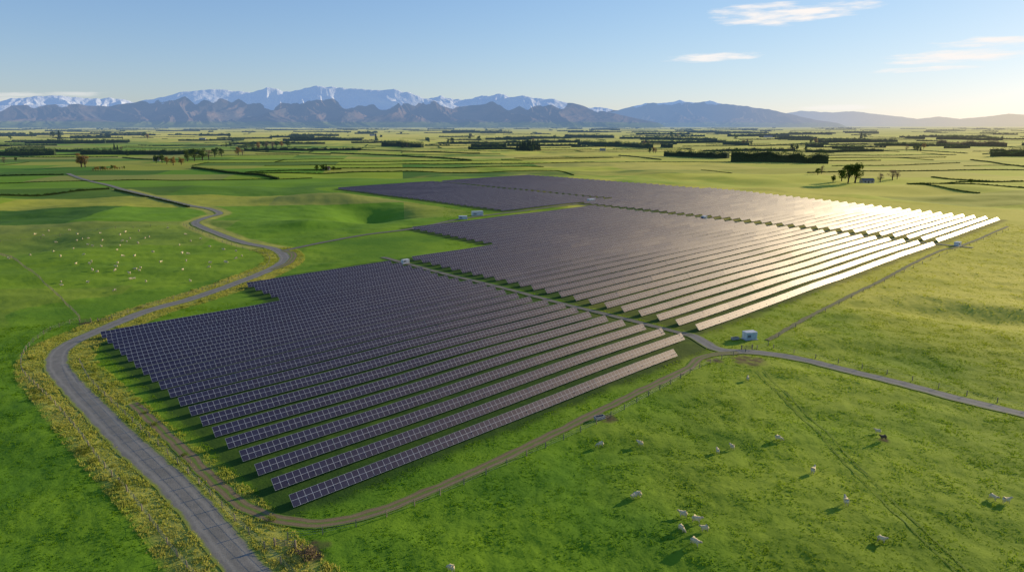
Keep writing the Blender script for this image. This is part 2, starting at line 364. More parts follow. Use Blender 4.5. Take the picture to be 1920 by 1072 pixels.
# ------------------------------------------------------------ roads
def resample(poly,step):
    d=np.concatenate([[0],np.cumsum(np.hypot(*np.diff(poly,axis=0).T))]); n=max(2,int(d[-1]/step)+1); t=np.linspace(0,d[-1],n)
    return np.stack([np.interp(t,d,poly[:,0]),np.interp(t,d,poly[:,1])],1)
def strip(poly,w,lift,step=1.5,cross=6,jag=.25,seed=0):
    p=resample(poly,step); tg=np.gradient(p,axis=0); tg/=np.linalg.norm(tg,axis=1)[:,None]+1e-9; nm=np.stack([tg[:,1],-tg[:,0]],1)
    n=len(p); V=[];U=[]
    wl=w/2+jag*perlin(np.arange(n)*step/3,np.zeros(n)+.3,seed); wr=w/2+jag*perlin(np.arange(n)*step/3,np.zeros(n)+7.3,seed)
    for k in range(cross+1):
        t=k/cross; off=-wl+(wl+wr)*t; q=p+nm*off[:,None]
        z=height(q[:,0],q[:,1])+lift+np.hypot(q[:,0],q[:,1])*.00025
        V.append(np.column_stack([q,z])); U.append(np.column_stack([np.full(n,t),np.arange(n)*step]))
    V=np.stack(V,1).reshape(-1,3); U=np.stack(U,1).reshape(-1,2)
    i,j=np.meshgrid(np.arange(n-1),np.arange(cross),indexing='ij'); a=(i*(cross+1)+j).ravel()
    Fc=np.stack([a,a+1,a+cross+2,a+cross+1],1)
    return V,Fc,U[Fc.ravel()]
labels={'main':'winding grey gravel farm road','right':'narrow grey sealed access lane','perim':'brown dirt perimeter track around solar panels','mid':'gravel service lane between panel blocks','east':'pale gravel track to the inverter cabins','mid2':'gravel service lane between rear panel blocks','loop':'dirt shortcut at the road junction','backtrack':'faint worn track along fence line'}
for n_,(k,(p,w,mt)) in enumerate(ROADS.items()):
    V,Fc,U=strip(p,w+.5,.07+.006*n_,seed=n_,jag=.3)
    nm='road' if mt=='asphalt' else 'track'
    tag(obj(nm,npmesh(nm,V,Fc,[RM[mt]],uv=U,smooth=True)),labels[k],'road',kind='structure')
M_rut=simple('pressed_grass',(.12,.20,.015),(.20,.27,.02),1,.95)
rp=road([(1425,695),(1475,745),(1530,800),(1585,860),(1645,920),(1710,985),(1780,1050),(1820,1090)])
for off in(-.8,.8):
    V,Fc,U=strip(rp+np.array([off,0]),.22,.07,cross=2,jag=.12,seed=40); V[:,2]+=lumpz(V[:,0],V[:,1])
    tag(obj('wheel_track',npmesh('wheel_track',V,Fc,[M_rut],uv=U)),'wheel rut pressed into pasture grass','track',kind='structure')
# ------------------------------------------------------------ solar rows
ROWANG=math.atan2(S_DIR[1],S_DIR[0]); TILT=math.radians(46.5); SL=1.98; MW=1.15; TB=12; CLR=.42
post=MB(); post.box((0,.15,.45),(.12,.10,1.2)); post.box((0,.1,1.0),(.1,.9,.07)); ME_post=post.mesh('support_post',[M_steel])
def row(s0,s1,q,parts,seed):
    rs=random.Random(seed); L=(s1-s0); nm=int(L/MW); p=sq(s0,q); z0=H1(*p)
    V=[];Fq=[];UV=[];MI=[]; x=0; posts=[]; mod=0
    bV=[];bF=[]
    while mod<nm:
        k=min(TB,nm-mod); xa=x; xb=x+k*MW-.05; x+=k*MW
        tl=TILT+math.radians(rs.gauss(0,.6)); dz=rs.gauss(0,.012); ca_,cb_=SL*math.cos(tl),SL*math.sin(tl)
        ends=[]
        for xx in(xa,xb):
            w=p+S_DIR*xx; zz=H1(*w)-z0+CLR+dz; ends.append(zz)
        nn=np.array([0,-math.sin(tl),math.cos(tl)])*.05
        c=[np.array([xa,-ca_/2,ends[0]]),np.array([xb,-ca_/2,ends[1]]),np.array([xb,ca_/2,ends[1]+cb_]),np.array([xa,ca_/2,ends[0]+cb_])]
        n=len(V); V+=[v+nn for v in c]+c
        for qf,mi in(((0,1,2,3),0),((4,7,6,5),1),((0,4,5,1),2),((1,5,6,2),2),((2,6,7,3),2),((3,7,4,0),2)):
            Fq.append([n+a for a in qf]); MI.append(mi)
            UV+= [(mod,0),(mod+k,0),(mod+k,2),(mod,2)] if mi==0 else [(0,0)]*4
        for f in(.18,.5,.82):
            posts.append((xa+(xb-xa)*f,0,(ends[0]*(1-f)+ends[1]*f)-CLR))
        n=len(bV)
        for xx,e in((xa,ends[0]),(xb,ends[1])):
            for dy,dzz in((-.05,-.05),(.05,-.05),(.05,.05),(-.05,.05)): bV.append((xx,.0+dy,e+cb_/2-.14+dzz))
        for qf in((0,1,5,4),(1,2,6,5),(2,3,7,6),(3,0,4,7)): bF.append([n+a for a in qf])
        mod+=k
    me=npmesh('panel_table',V,Fq,[M_panel,M_back,M_alu],uv=UV,matidx=MI)
    loc=(p[0],p[1],z0)
    if parts:
        r=bpy.data.objects.new('solar_panel_row',None); col.objects.link(r); r.location=loc; r.rotation_euler=(0,0,ROWANG)
        obj('panel_table',me,parent=r); obj('support_beam',npmesh('support_beam',bV,bF,[M_steel]),parent=r)
        for q_ in posts: obj('support_post',ME_post,loc=q_,parent=r)
    else:
        me.name='solar_panel_row'; r=obj('solar_panel_row',me,loc,ROWANG)
        if posts:
            mb=MB()
            for q_ in posts: mb.box((q_[0],.1,q_[2]+.4),(.12,.12,1.0))
            o2=mb.mesh('t',[M_steel])
            bm=bmesh.new(); bm.from_mesh(me); n0=len(bm.faces); bm.from_mesh(o2); bm.faces.ensure_lookup_table()
            for f in bm.faces[n0:]: f.material_index=2
            bm.to_mesh(me); bm.free(); bpy.data.meshes.remove(o2)
    return tag(r,'long tilted row of dark blue solar panels on grass','solar panels','rows of solar panels')
PITCH=.1125; q=1.614
while q<4.31:
    i_=round((q-1.614)/PITCH)
    s0=.69 if q<3.67 else 1.63
    s1=2.50 if i_==0 else 2.72+.02*math.sin(i_)
    row(s0*CH,s1*CH,q*CH,i_<14,i_); q+=PITCH
q=1.765; i_=0
while q<5.62:
    s0=2.90 if q<4.27 else 3.80
    row(s0*CH,6.57*CH,q*CH,i_<7,100+i_); q+=PITCH*1.04; i_+=1
q=1.80; i_=0
while q<5.95:
    row(6.76*CH,(8.85+(q-1.8)/4.1*1.0)*CH,q*CH,False,200+i_); q+=PITCH*1.04; i_+=1
q=6.05; i_=0
while q<10.0:
    row((5.44)*CH,7.35*CH,q*CH,False,300+i_); row(7.52*CH,9.75*CH,q*CH,False,400+i_); q+=PITCH*1.15; i_+=1
# ------------------------------------------------------------ grass tufts
def tufts(n,rmin,rmax,hmin,hmax,wid,K,name,mat,filt,label,leanm=.6,gs=1.0):
    r=np.sqrt(rng.uniform(rmin**2,rmax**2,n)); a=rng.uniform(-.72,.72,n); x=r*np.sin(a); y=r*np.cos(a)
    keep=filt(x,y); x,y=x[keep],y[keep]; n=len(x)
    d=np.full(n,1e9)
    for k_,(p,w,_) in ROADS.items(): d=np.minimum(d,dist_poly(x,y,p[::2])-w/2)
    ok=d>.15; x,y,d=x[ok],y[ok],d[ok]; n=len(x)
    lm=lumpf(x,y)*lmask(d,field_dist(x,y))
    z=height(x,y)+lm-.03; gd=sun_goldf(x,y)
    sz=(hmin+(hmax-hmin)*np.clip(.5+.8*perlin(x/5,y/5,51)+rng.uniform(-.4,.4,n),0,1))
    ph=rng.uniform(0,2*np.pi,(n,K)); le=rng.uniform(.1,leanm,(n,K)); hh=sz[:,None]*rng.uniform(.6,1.1,(n,K)); ww=wid*rng.uniform(.6,1.3,(n,K))*(sz[:,None]/hmax+.4)
    bx=x[:,None]+rng.normal(0,wid*.9,(n,K)); by=y[:,None]+rng.normal(0,wid*.9,(n,K)); lp=rng.uniform(0,2*np.pi,(n,K))
    V=np.zeros((n,K,3,3)); dx,dy=np.cos(ph)*ww/2,np.sin(ph)*ww/2
    V[:,:,0]=np.stack([bx-dx,by-dy,np.broadcast_to(z[:,None],bx.shape)],-1); V[:,:,1]=np.stack([bx+dx,by+dy,np.broadcast_to(z[:,None],bx.shape)],-1)
    V[:,:,2]=np.stack([bx+np.cos(lp)*le*hh,by+np.sin(lp)*le*hh,z[:,None]+hh],-1)
    V=V.reshape(-1,3); me=npmesh(name,V,np.arange(len(V)).reshape(-1,3),[mat])
    at=me.attributes.new('sun_gold','FLOAT','POINT'); at.data.foreach_set('value',np.repeat(gd*gs,K*3).astype(np.float32))
    tag(obj(name,me),label,'grass',kind='stuff')
tufts(140000,72,230,.05,.22,.17,4,'grass_tufts',M_tuft,lambda x,y: (mudf(x,y)<.4)&(field_dist(x,y,PB)>.5),'short clumpy green pasture grass')
tufts(75000,230,480,.07,.26,.30,4,'pasture_tufts',M_tuft,lambda x,y: (mudf(x,y)<.4)&(field_dist(x,y,PB)>1)&(np.arctan2(x,y)>-.1),'clumpy sunlit pasture grass')
def vf(x,y):
    d=dist_poly(x,y,ROADS['main'][0][::2]); n=perlin(x/3,y/3,61); return (d<8.2)&(n>-.7+.07*np.maximum(d-4,0))
tufts(360000,72,330,.18,.50,.20,5,'roadside_grass',M_straw,vf,'tall dry straw coloured grass beside road',gs=.5)
# ------------------------------------------------------------ fences
pm=MB(); pm.box((0,0,.58),(.13,.13,1.3)); ME_fp=pm.mesh('fence_post',[M_wood])
def fence(pix,spacing=4.0,label='wooden post and wire fence along pasture edge',world=None):
    poly=catmull([g0(*p) for p in pix],6) if world is None else np.array(world)
    p=resample(poly,spacing)[:100]; c=(p[0][0],p[0][1],H1(*p[0]))
    r=bpy.data.objects.new('fence',None); col.objects.link(r); r.location=c
    Hs=height(p[:,0],p[:,1])+lumpz(p[:,0],p[:,1]); mb=MB()
    for a,hz_ in zip(p,Hs):
        o=obj('fence_post',ME_fp,(a[0]-c[0],a[1]-c[1],hz_-c[2]-.05),random.random(),r); 
    for k in range(len(p)-1):
        for zz in(.35,.7,1.05):
            mb.tube((p[k][0]-c[0],p[k][1]-c[1],Hs[k]-c[2]+zz),(p[k+1][0]-c[0],p[k+1][1]-c[1],Hs[k+1]-c[2]+zz),.012,.012,0,3)
    obj('fence_wire',mb.mesh('fence_wire',[M_wire]),parent=r)
    tag(r,label,'fence','pasture fences')
fence([(370,1085),(300,1000),(240,925),(190,870),(130,790),(70,725),(40,690),(55,650),(95,620),(150,600)],3.5)
fence([(560,1085),(500,1030),(440,975),(370,905),(300,840),(230,775),(170,715),(150,680)],4.5,'post and wire fence between road and solar rows')
fence([(1440,648),(1330,682),(1250,725),(1130,790),(980,858),(830,925),(700,975),(600,1000),(540,1010)],4.5,'post and wire fence beside the perimeter track')
fence([(1450,652),(1560,678),(1680,706),(1800,738),(1930,768)],5,'post and wire fence along access lane')
fence([(1460,630),(1560,578),(1680,518),(1780,474),(1890,432)],11,'long fence running beside the panel blocks')
fence([(210,598),(300,568),(380,545),(460,520),(500,500),(500,478),(440,462),(380,440),(345,425)],6,'fence between sheep paddock and road')
fence([(150,597),(100,548),(50,507),(0,470),(-30,450)],2.2,'fence dividing the sheep paddocks')
fence([(0,448),(120,440),(240,432),(345,424)],8,'thin wire fence across sheep paddock')
def gate(u,v,rot,lab):
    x,y,z=g(u,v); r=bpy.data.objects.new('farm_gate',None); col.objects.link(r); r.location=(x,y,z+float(lumpz(x,y)[0])); r.rotation_euler=(0,0,rot)
    for xx in(-1.5,1.5):
        a=MB(); a.box((xx,0,.6),(.18,.18,1.3)); obj('gate_post',a.mesh('gate_post',[M_wood]),parent=r)
    a=MB()
    for zz in(.25,.5,.75,1.0): a.box((0,0,zz),(2.7,.04,.05))
    for xx in(-1.32,0,1.32): a.box((xx,0.05,.62),(.05,.04,.9))
    obj('gate_rails',a.mesh('gate_rails',[M_wood]),parent=r); tag(r,lab,'gate','farm gates')
gate(160,604,.2,'weathered wooden farm gate beside the gravel road'); gate(195,602,.4,'weathered wooden farm gate beside the gravel road')
gate(535,1026,-.15,'weathered rail gate at the corner of the track')
gate(1400,655,.2,'wooden gate beside muddy track entrance')
# ------------------------------------------------------------ cabins
def cabin(u,v,L,W,Ht,rot,lab,side=None):
    x,y,z=g(u,v); r=bpy.data.objects.new('inverter_cabin',None); col.objects.link(r); r.location=(x,y,z); r.rotation_euler=(0,0,rot)
    a=MB(); a.box((0,0,.1),(L+.5,W+.5,.24)); obj('plinth',a.mesh('plinth',[M_conc]),parent=r)
    a=MB(); a.box((0,0,.22+Ht/2),(L,W,Ht))
    n=int(L/.3)
    for i in range(n):
        for sy in(-1,1): a.box((-L/2+.15+i*.3,sy*(W/2+.02),.22+Ht/2),(.12,.05,Ht-.25),1 if (side and sy<0) else 0)
    obj('body',a.mesh('body',[M_white,side or M_white]),parent=r)
    a=MB(); a.box((0,0,.22+Ht+.06),(L+.12,W+.12,.1),0,0,.97); obj('roof',a.mesh('roof',[M_white]),parent=r)
    a=MB(); a.box((L/2+.03,0,.22+Ht*.47),(.05,W*.75,Ht*.85)); a.box((L/2+.07,0,.22+Ht*.47),(.03,.04,Ht*.85),1); obj('door',a.mesh('door',[side or M_grey,M_dark]),parent=r)
    a=MB()
    for i in range(5): a.box((-L*.25,-W/2-.06,.9+i*.14),(L*.3,.04,.07))
    obj('vent',a.mesh('vent',[M_dark]),parent=r)
    tag(r,lab,'cabin','inverter cabins'); return r
cabin(1405,636,3.2,2.0,1.9,.25,'white and pale blue cabin at the lane junction',M_blue)
cabin(895,404,7,2.6,2.4,.3,'white container cabin near far panels')
cabin(868,411,5,2.6,1.7,.1,'low white container cabin beside track')
cabin(760,494,3,1.6,1.4,.75,'small white cabinet between panel blocks')
cabin(1108,380,6,2.6,2.4,.7,'white container cabin between panel blocks')
cabin(1320,412,3.4,2.0,1.9,.7,'small white cabinet between rear panel rows')
cabin(1795,461,3.4,2.0,1.6,.7,'small white cabinet beside fence corner')
def trough(u,v,rot,lab):
    x,y,z=g(u,v); a=MB()
    a.box((0,0,.15),(2.0,.9,.12)); a.box((0,.42,.4),(2.0,.08,.6)); a.box((0,-.42,.4),(2.0,.08,.6)); a.box((.96,0,.4),(.08,.76,.6)); a.box((-.96,0,.4),(.08,.76,.6)); a.box((0,0,.5),(1.84,.76,.03),1)
    tag(obj('water_trough',a.mesh('water_trough',[M_conc,M_dark]),(x,y,z+.05+float(lumpz(x,y)[0])),rot),lab,'trough')
trough(1124,786,.4,'pale concrete water trough beside mud patch'); trough(1378,637,.3,'low concrete trough next to blue cabin')
# ------------------------------------------------------------ animals
def skinned(name,verts,edges,rad,mats,facefn,sub=1):
    me=bpy.data.meshes.new(name); me.from_pydata(verts,edges,[]); o=bpy.data.objects.new(name,me); col.objects.link(o)
    o.modifiers.new('s','SKIN'); 
    for i_,r_ in enumerate(rad): me.skin_vertices[0].data[i_].radius=(r_,r_)
    me.skin_vertices[0].data[0].use_root=True
    o.modifiers.new('ss','SUBSURF').levels=sub
    dg=bpy.context.evaluated_depsgraph_get(); dg.update(); m2=bpy.data.meshes.new_from_object(o.evaluated_get(dg))
    bpy.data.objects.remove(o); bpy.data.meshes.remove(me); m2.name=name
    m2.materials.clear()
    for m in mats: m2.materials.append(m)
    for p in m2.polygons: p.use_smooth=True; p.material_index=facefn(p.center)
    return m2
def quad(name,pose,mats,k=1.0,fat=1.0):
    V=[(-.1,0,.62),(-.45,0,.64),(.3,0,.63)]; Rr=[.27*fat,.21*fat,.22*fat]; E=[(0,1),(0,2)]
    hd={'stand':[(.5,0,.8),(.62,0,.95),(.8,0,.88)],'graze':[(.53,0,.5),(.66,0,.26),(.74,0,.12)],'walk':[(.54,0,.7),(.7,0,.78),(.87,0,.70)]}[pose]
    for i_,(p,r_) in enumerate(zip(hd,(.13,.095,.055))):
        V.append(p); Rr.append(r_); E.append((2 if i_==0 else len(V)-2,len(V)-1))
    hi=len(V)-2
    for sy in(-1,1): V.append((hd[1][0]-.03,sy*.15,hd[1][2]+.03)); Rr.append(.03); E.append((hi,len(V)-1))
    V.append((-.66,0,.55)); Rr.append(.045); E.append((1,len(V)-1))
    for sy in(-1,1):
        st=.08*sy if pose=='walk' else .02*sy
        ch=[(-.43,sy*.13,.5),(-.36+st,sy*.14,.36),(-.47+st,sy*.14,.2),(-.44+st*1.4,sy*.14,.02)]; pr=1
        for p,r_ in zip(ch,(.11,.065,.036,.04)): V.append(p); Rr.append(r_); E.append((pr,len(V)-1)); pr=len(V)-1
        st=-st
        ch=[(.27,sy*.12,.45),(.29+st,sy*.12,.24),(.28+st*1.3,sy*.12,.02)]; pr=2
        for p,r_ in zip(ch,(.09,.045,.04)): V.append(p); Rr.append(r_); E.append((pr,len(V)-1)); pr=len(V)-1
    V=[(a*k,b*k,c*k) for a,b,c in V]; Rr=[r_*k for r_ in Rr]
    def ff(c):
        x_,z_=c.x/k,c.z/k
        if z_<.33 and not(pose=='graze' and x_>.5): return 1
        return 1 if x_>.57 else 0
    return skinned(name,V,E,Rr,mats,ff)
SH=[quad('sheep',p,[M_wool,M_face],1.08,1.08) for p in('graze','stand','walk')]
COW=[quad('cow',p,[M_cow,M_cow],1.6,.9) for p in('graze','stand')]
def put(kind,meshes,u,v,lab,grp,cat,k=1):
    x,y,z=g(u,v); z+=float(lumpz(x,y)[0]); o=obj(kind,random.choice(meshes),(x,y,z+.02),random.uniform(0,6.28),scale=k*random.uniform(.9,1.12)); tag(o,lab,cat,grp)
for (u,v) in [(1125,835),(1195,933),(1189,936),(1280,970),(1320,1000),(1303,1027),(1306,984),(1278,1000),(845,1070),(1345,848),(1372,840),(1460,828),(1525,885),(1585,945),(1653,1016),(1862,936),(1887,942),(1402,711),(1200,833),(1645,814)]:
    put('sheep',SH,u,v,'cream woolly sheep grazing on green pasture','sheep in the pasture','sheep')
put('cow',COW,1655,828,'dark brown cow standing in pasture','cattle','cow',.72)
n_=0; rs=random.Random(3)
cl=[(60,475),(160,465),(150,535),(250,485),(300,450),(330,500),(180,510),(50,440),(260,505),(140,440),(400,470),(345,430)]
while n_<75:
    c=rs.choice(cl); u=c[0]+rs.gauss(0,45); v=c[1]+rs.gauss(0,14)
    if u<5 or u>480 or v<425 or v>585: continue
    if v>590-.19*max(0,u-150) and u>150: continue
    if v>480+ (u)*.75: continue
    x,y=g0(u,v)
    if dist_poly(np.array([x]),np.array([y]),ROADS['main'][0])[0]<6: continue
    put('sheep',SH,u,v,'cream sheep grazing in fenced paddock','flock in the fenced paddock','sheep',.95); n_+=1
# ------------------------------------------------------------ vegetation
def leafquads(P_,size,seed):
    r=np.random.default_rng(seed); n=len(P_); a=r.normal(size=(n,3)); a/=np.linalg.norm(a,axis=1)[:,None]; b=r.normal(size=(n,3)); b-=(a*b).sum(1)[:,None]*a; b/=np.linalg.norm(b,axis=1)[:,None]
    s=(size*r.uniform(.6,1.3,n))[:,None]
    V=np.stack([P_-a*s*.5,P_+b*s*.35,P_+a*s*.5,P_-b*s*.35],1).reshape(-1,3); return V,np.arange(len(V)).reshape(-1,4)
def tree_meshes(kind,seed):
    r=np.random.default_rng(seed); mb=MB(); H_=10.0
    if kind=='conifer':
        mb.tube((0,0,-.3),(0,0,H_*.95),.3,.05); n=1500; t=r.beta(1,1.5,n); rad=(1-t)*2.3*(.75+.25*np.sin(t*40))+.15; a=r.uniform(0,6.28,n); rr_=rad*np.sqrt(r.uniform(.25,1,n))
        Pp=np.stack([rr_*np.cos(a),rr_*np.sin(a),1.0+t*9.2-rr_*.25],1); V,Fq=leafquads(Pp,.55,seed)
    else:
        mb.tube((0,0,-.3),(.1,.05,2.6),.38,.26); lob=[]
        for i_ in range(13):
            a=r.uniform(0,6.28); rd=r.uniform(.4,2.9); z_=r.uniform(2.6,8.8); rd*=1-.5*abs(z_-5.5)/4
            c=(rd*math.cos(a),rd*math.sin(a),z_); lob.append((c,r.uniform(1.0,1.8))); mb.tube((.1,.05,r.uniform(1.4,2.4)),c,.13,.03,0,5)
        Pp=[]
        for c,s in lob:
            n=110 if kind!='bare' else 60; d=r.normal(size=(n,3)); d/=np.linalg.norm(d,axis=1)[:,None]; Pp.append(np.array(c)+d*s*r.uniform(.55,1.05,(n,1))*np.array([1,1,.8]))
        Pp=np.concatenate(Pp); V,Fq=leafquads(Pp,.55 if kind!='bare' else .38,seed)
    mt={'conifer':M_leafD,'broad':M_leafG,'autumn':M_leafA,'bare':M_leafB}[kind]
    return mb.mesh('trunk',[M_bark]),npmesh('crown',V,Fq,[mt])
TM={k_:[tree_meshes(k_,i_*7+3) for i_ in range(3)] for k_ in('conifer','broad','autumn','bare')}
NM={'conifer':('conifer_tree','dark green conifer tree on open farmland'),'broad':('broadleaf_tree','rounded green broadleaf tree on farmland'),'autumn':('autumn_tree','golden autumn tree on farmland'),'bare':('bare_tree','brown nearly leafless tree on farmland')}
def tree(kind,u,v,hp):
    x,y,z=g(u,v); d=math.hypot(x,y); hm=hp*d/F*1.0; t,c=random.choice(TM[kind]); r=bpy.data.objects.new(NM[kind][0],None); col.objects.link(r)
    r.location=(x,y,z); s=hm/10; r.scale=(s*random.uniform(1,1.3),s*random.uniform(1,1.3),s); r.rotation_euler=(0,0,random.uniform(0,6.28))
    obj('trunk',t,parent=r); obj('crown',c,parent=r); tag(r,NM[kind][1],'tree','farm trees')
for a in [('broad',1590,343,36),('broad',1603,343,34),('broad',1578,340,26),('bare',1650,342,16),('bare',1673,338,20),('bare',1682,336,16),('bare',1540,326,15),('broad',1533,328,13),('broad',1562,342,14),
 ('autumn',153,314,25),('bare',160,314,22),('autumn',325,310,16),('autumn',340,309,14),('autumn',313,308,13),('broad',293,306,15),('broad',304,306,17),('broad',352,303,20),('broad',365,302,24),('broad',380,301,23),('bare',392,300,20),('broad',403,295,17),('broad',416,294,15),('autumn',447,292,15),('bare',455,291,12),
 ('autumn',484,281,14),('bare',500,280,14),('bare',512,279,13),('autumn',528,277,12),('broad',540,276,12),('conifer',112,262,14),('broad',100,258,10),
 ('broad',594,321,12),('broad',606,320,13),('conifer',612,320,12),('broad',626,320,9),
 ('broad',840,270,10),('broad',848,269,12),('bare',1208,277,14),('bare',1216,277,12),('broad',1485,283,14),('broad',1494,283,12),('broad',1510,285,10),
 ('conifer',970,283,15),('conifer',975,283,17),('conifer',980,283,19),('conifer',984,283,19),('conifer',990,283,20),('conifer',994,283,20),('conifer',999,283,20),('conifer',1003,283,18),('conifer',1007,283,17),('conifer',1011,283,15),
 ('conifer',705,262,12),('broad',30,303,8),('bare',8,306,10),('broad',1820,345,9),('broad',20,262,8),('broad',60,258,9),('bare',1700,283,10),('broad',1715,282,9),('conifer',1445,285,9),('broad',1380,262,9),('broad',1040,262,10),('broad',880,262,8),('broad',430,260,9),('broad',270,258,9)]: tree(*a)
for i_ in range(14): tree(random.choice(['broad','bare','autumn']),175+i_*4.5,321-i_*.3,random.uniform(4,8))
rs=random.Random(77)
for i_ in range(18):
    u0,v0=rs.uniform(10,1900),rs.uniform(258,294)
    for j_ in range(rs.choice([1,2,3,4])): tree(rs.choice(['broad','broad','bare','conifer','autumn']),u0+j_*rs.uniform(5,9),v0+rs.uniform(-.6,.6),rs.uniform(7,12))
def beltgeo(p0,p1,hm,wm,leaf,seed,dens=1.0):
    r=np.random.default_rng(seed); p0=np.array(p0);p1=np.array(p1); L=np.linalg.norm(p1-p0); d=(p1-p0)/L; nn=np.array([-d[1],d[0]])
    n=int(min(9000,max(60,dens*L*(2*hm+wm)/(leaf*leaf)*1.5))); t=r.uniform(0,L,n); 
    top=hm*(.78+.42*perlin(t/(hm*.55+1),np.full(n,seed*.37),seed)+.14*r.uniform(-1,1,n)); z_=top*np.sqrt(r.uniform(.0,1,n)); o=r.uniform(-.5,.5,n)*wm*(1.15-.35*z_/hm)
    side=r.random(n)<.7; o=np.where(side,np.sign(o)*wm*.5*(1.1-.3*z_/hm)*r.uniform(.8,1.1,n),o)
    x=p0[0]+d[0]*t+nn[0]*o; y=p0[1]+d[1]*t+nn[1]*o; zg=height(x,y); V,Fq=leafquads(np.stack([x,y,zg+z_],1),leaf,seed)
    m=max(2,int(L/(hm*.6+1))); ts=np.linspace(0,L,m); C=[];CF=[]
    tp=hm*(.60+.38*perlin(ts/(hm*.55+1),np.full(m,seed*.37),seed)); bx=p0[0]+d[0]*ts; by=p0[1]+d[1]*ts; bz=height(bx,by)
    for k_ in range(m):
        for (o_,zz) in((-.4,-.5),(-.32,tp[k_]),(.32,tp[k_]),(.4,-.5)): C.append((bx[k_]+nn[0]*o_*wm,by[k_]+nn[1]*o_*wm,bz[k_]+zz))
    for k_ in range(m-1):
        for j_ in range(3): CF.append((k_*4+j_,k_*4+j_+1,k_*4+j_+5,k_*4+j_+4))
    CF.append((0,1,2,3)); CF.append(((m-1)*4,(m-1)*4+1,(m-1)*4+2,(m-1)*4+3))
    return V,Fq,np.array(C),np.array(CF)
def beltw(name,a,b,hm,wm,leaf,mat,lab,cat,seed):
    V,Fq,C,CF=beltgeo(a[:2],b[:2],hm,wm,leaf,seed)
    c=np.array([a[0],a[1],a[2]]); VV=np.concatenate([V,C])-c; FF=np.concatenate([Fq,CF+len(V)])
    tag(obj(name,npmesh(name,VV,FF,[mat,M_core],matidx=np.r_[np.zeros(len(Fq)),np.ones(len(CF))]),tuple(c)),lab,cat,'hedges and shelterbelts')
def belt(name,u1,v1,u2,v2,*a): beltw(name,g(u1,v1),g(u2,v2),*a)
sb='dense dark conifer shelterbelt across paddocks'; mg='mixed green tree belt across paddocks'; bb=[
 (1247,293,1365,297,13,12,1.2,M_leafD,sb),(1370,304,1552,307,19,16,1.2,M_leafD,sb),(718,275,792,277,17,14,1.3,M_leafD,sb),(884,277,950,278,13,12,1.3,M_leafD,sb),
 (1085,271,1222,278,15,12,1.3,M_leafG,mg),(1060,257,1150,259,16,14,2,M_leafD,sb),(155,287,210,286,9,8,1,M_leafD,sb),(1755,273,1888,275,15,14,1.5,M_leafB,'brown leafless tree belt across paddocks'),
 (1560,279,1620,281,10,8,1.3,M_leafG,mg),(1640,273,1740,275,10,8,1.5,M_leafG,mg),(545,262,640,263,16,12,2,M_leafD,sb),(1200,262,1345,264,13,10,2,M_leafG,mg),(1755,262,1880,263,16,12,2,M_leafG,mg),(120,270,240,268,10,9,1.6,M_leafG,mg),(1480,252,1560,253,18,14,3,M_leafD,sb),(830,249,960,250,18,14,3,M_leafD,sb)]
for i_,b in enumerate(bb): belt('shelterbelt',*b[:9],'tree belt',500+i_)
hl='long clipped dark green hedge dividing paddocks'
for i_,b in enumerate([(360,316,522,337,3.2,2.6,.45),(0,367,205,355,2.0,1.8,.45),(215,357,355,389,1.3,1.2,.35),(620,288,760,293,2.6,2.3,.6),(760,293,885,302,2.6,2.3,.6),(460,324,640,318,1.6,1.4,.5),(1700,345,1925,353,1.3,1.2,.5),(1820,300,1925,314,1.8,1.6,.6),(660,281,900,288,2.2,2,.7),(0,330,120,328,1.6,1.4,.5),(230,296,300,300,2,1.8,.5),(940,300,1150,296,1.5,1.4,.6),(1560,312,1800,306,1.3,1.2,.6),(1280,275,1480,272,2.2,2,.8),(440,283,620,290,1.8,1.6,.6),(1160,292,1240,300,1.8,1.6,.6)]): belt('hedge',*b[:4],b[4],b[5],b[6],M_leafD if i_ in(0,2) else M_hedge,hl,'hedge',700+i_)
ca_,sa_=math.cos(PATCH_A),math.sin(PATCH_A)
def unrot(xr,yr): return (xr*ca_-yr*sa_,xr*sa_+yr*ca_)
rs=random.Random(9); made=0; tries=0
while made<60 and tries<3000:
    tries+=1
    r_=rs.uniform(700,1600); a_=rs.uniform(-.72,.72); x=r_*math.sin(a_);y=r_*math.cos(a_); xr,yr=x*ca_+y*sa_,-x*sa_+y*ca_
    rn_=round(yr/PATCH_H)
    if rs.random()<.72:
        yr=rn_*PATCH_H; off=0 if rn_%2==0 else PATCH_W*.5; x0=math.floor((xr+off)/PATCH_W)*PATCH_W-off; e0=(x0,yr); e1=(x0+PATCH_W*rs.choice([1,1,1.5]),yr)
    else:
        rw=math.floor(yr/PATCH_H); off=PATCH_W*.5 if rw%2==0 else 0
        x0=math.floor((xr+off)/PATCH_W)*PATCH_W-off; e0=(x0,rw*PATCH_H); e1=(x0,(rw+1)*PATCH_H)
    p0=unrot(*e0);p1=unrot(*e1)
    xs=np.linspace(p0[0],p1[0],9);ys=np.linspace(p0[1],p1[1],9)
    if field_dist(xs,ys).min()<25 or dist_poly(xs,ys,ROADS['main'][0]).min()<12: continue
    a=(p0[0],p0[1],H1(*p0)); b=(p1[0],p1[1],0)
    beltw('hedge',a,b,rs.choice([.8,.9,1.1,1.5]),1.1,.5,rs.choice([M_hedge,M_leafG]),'low straight green hedge dividing paddocks','hedge',900+made); made+=1
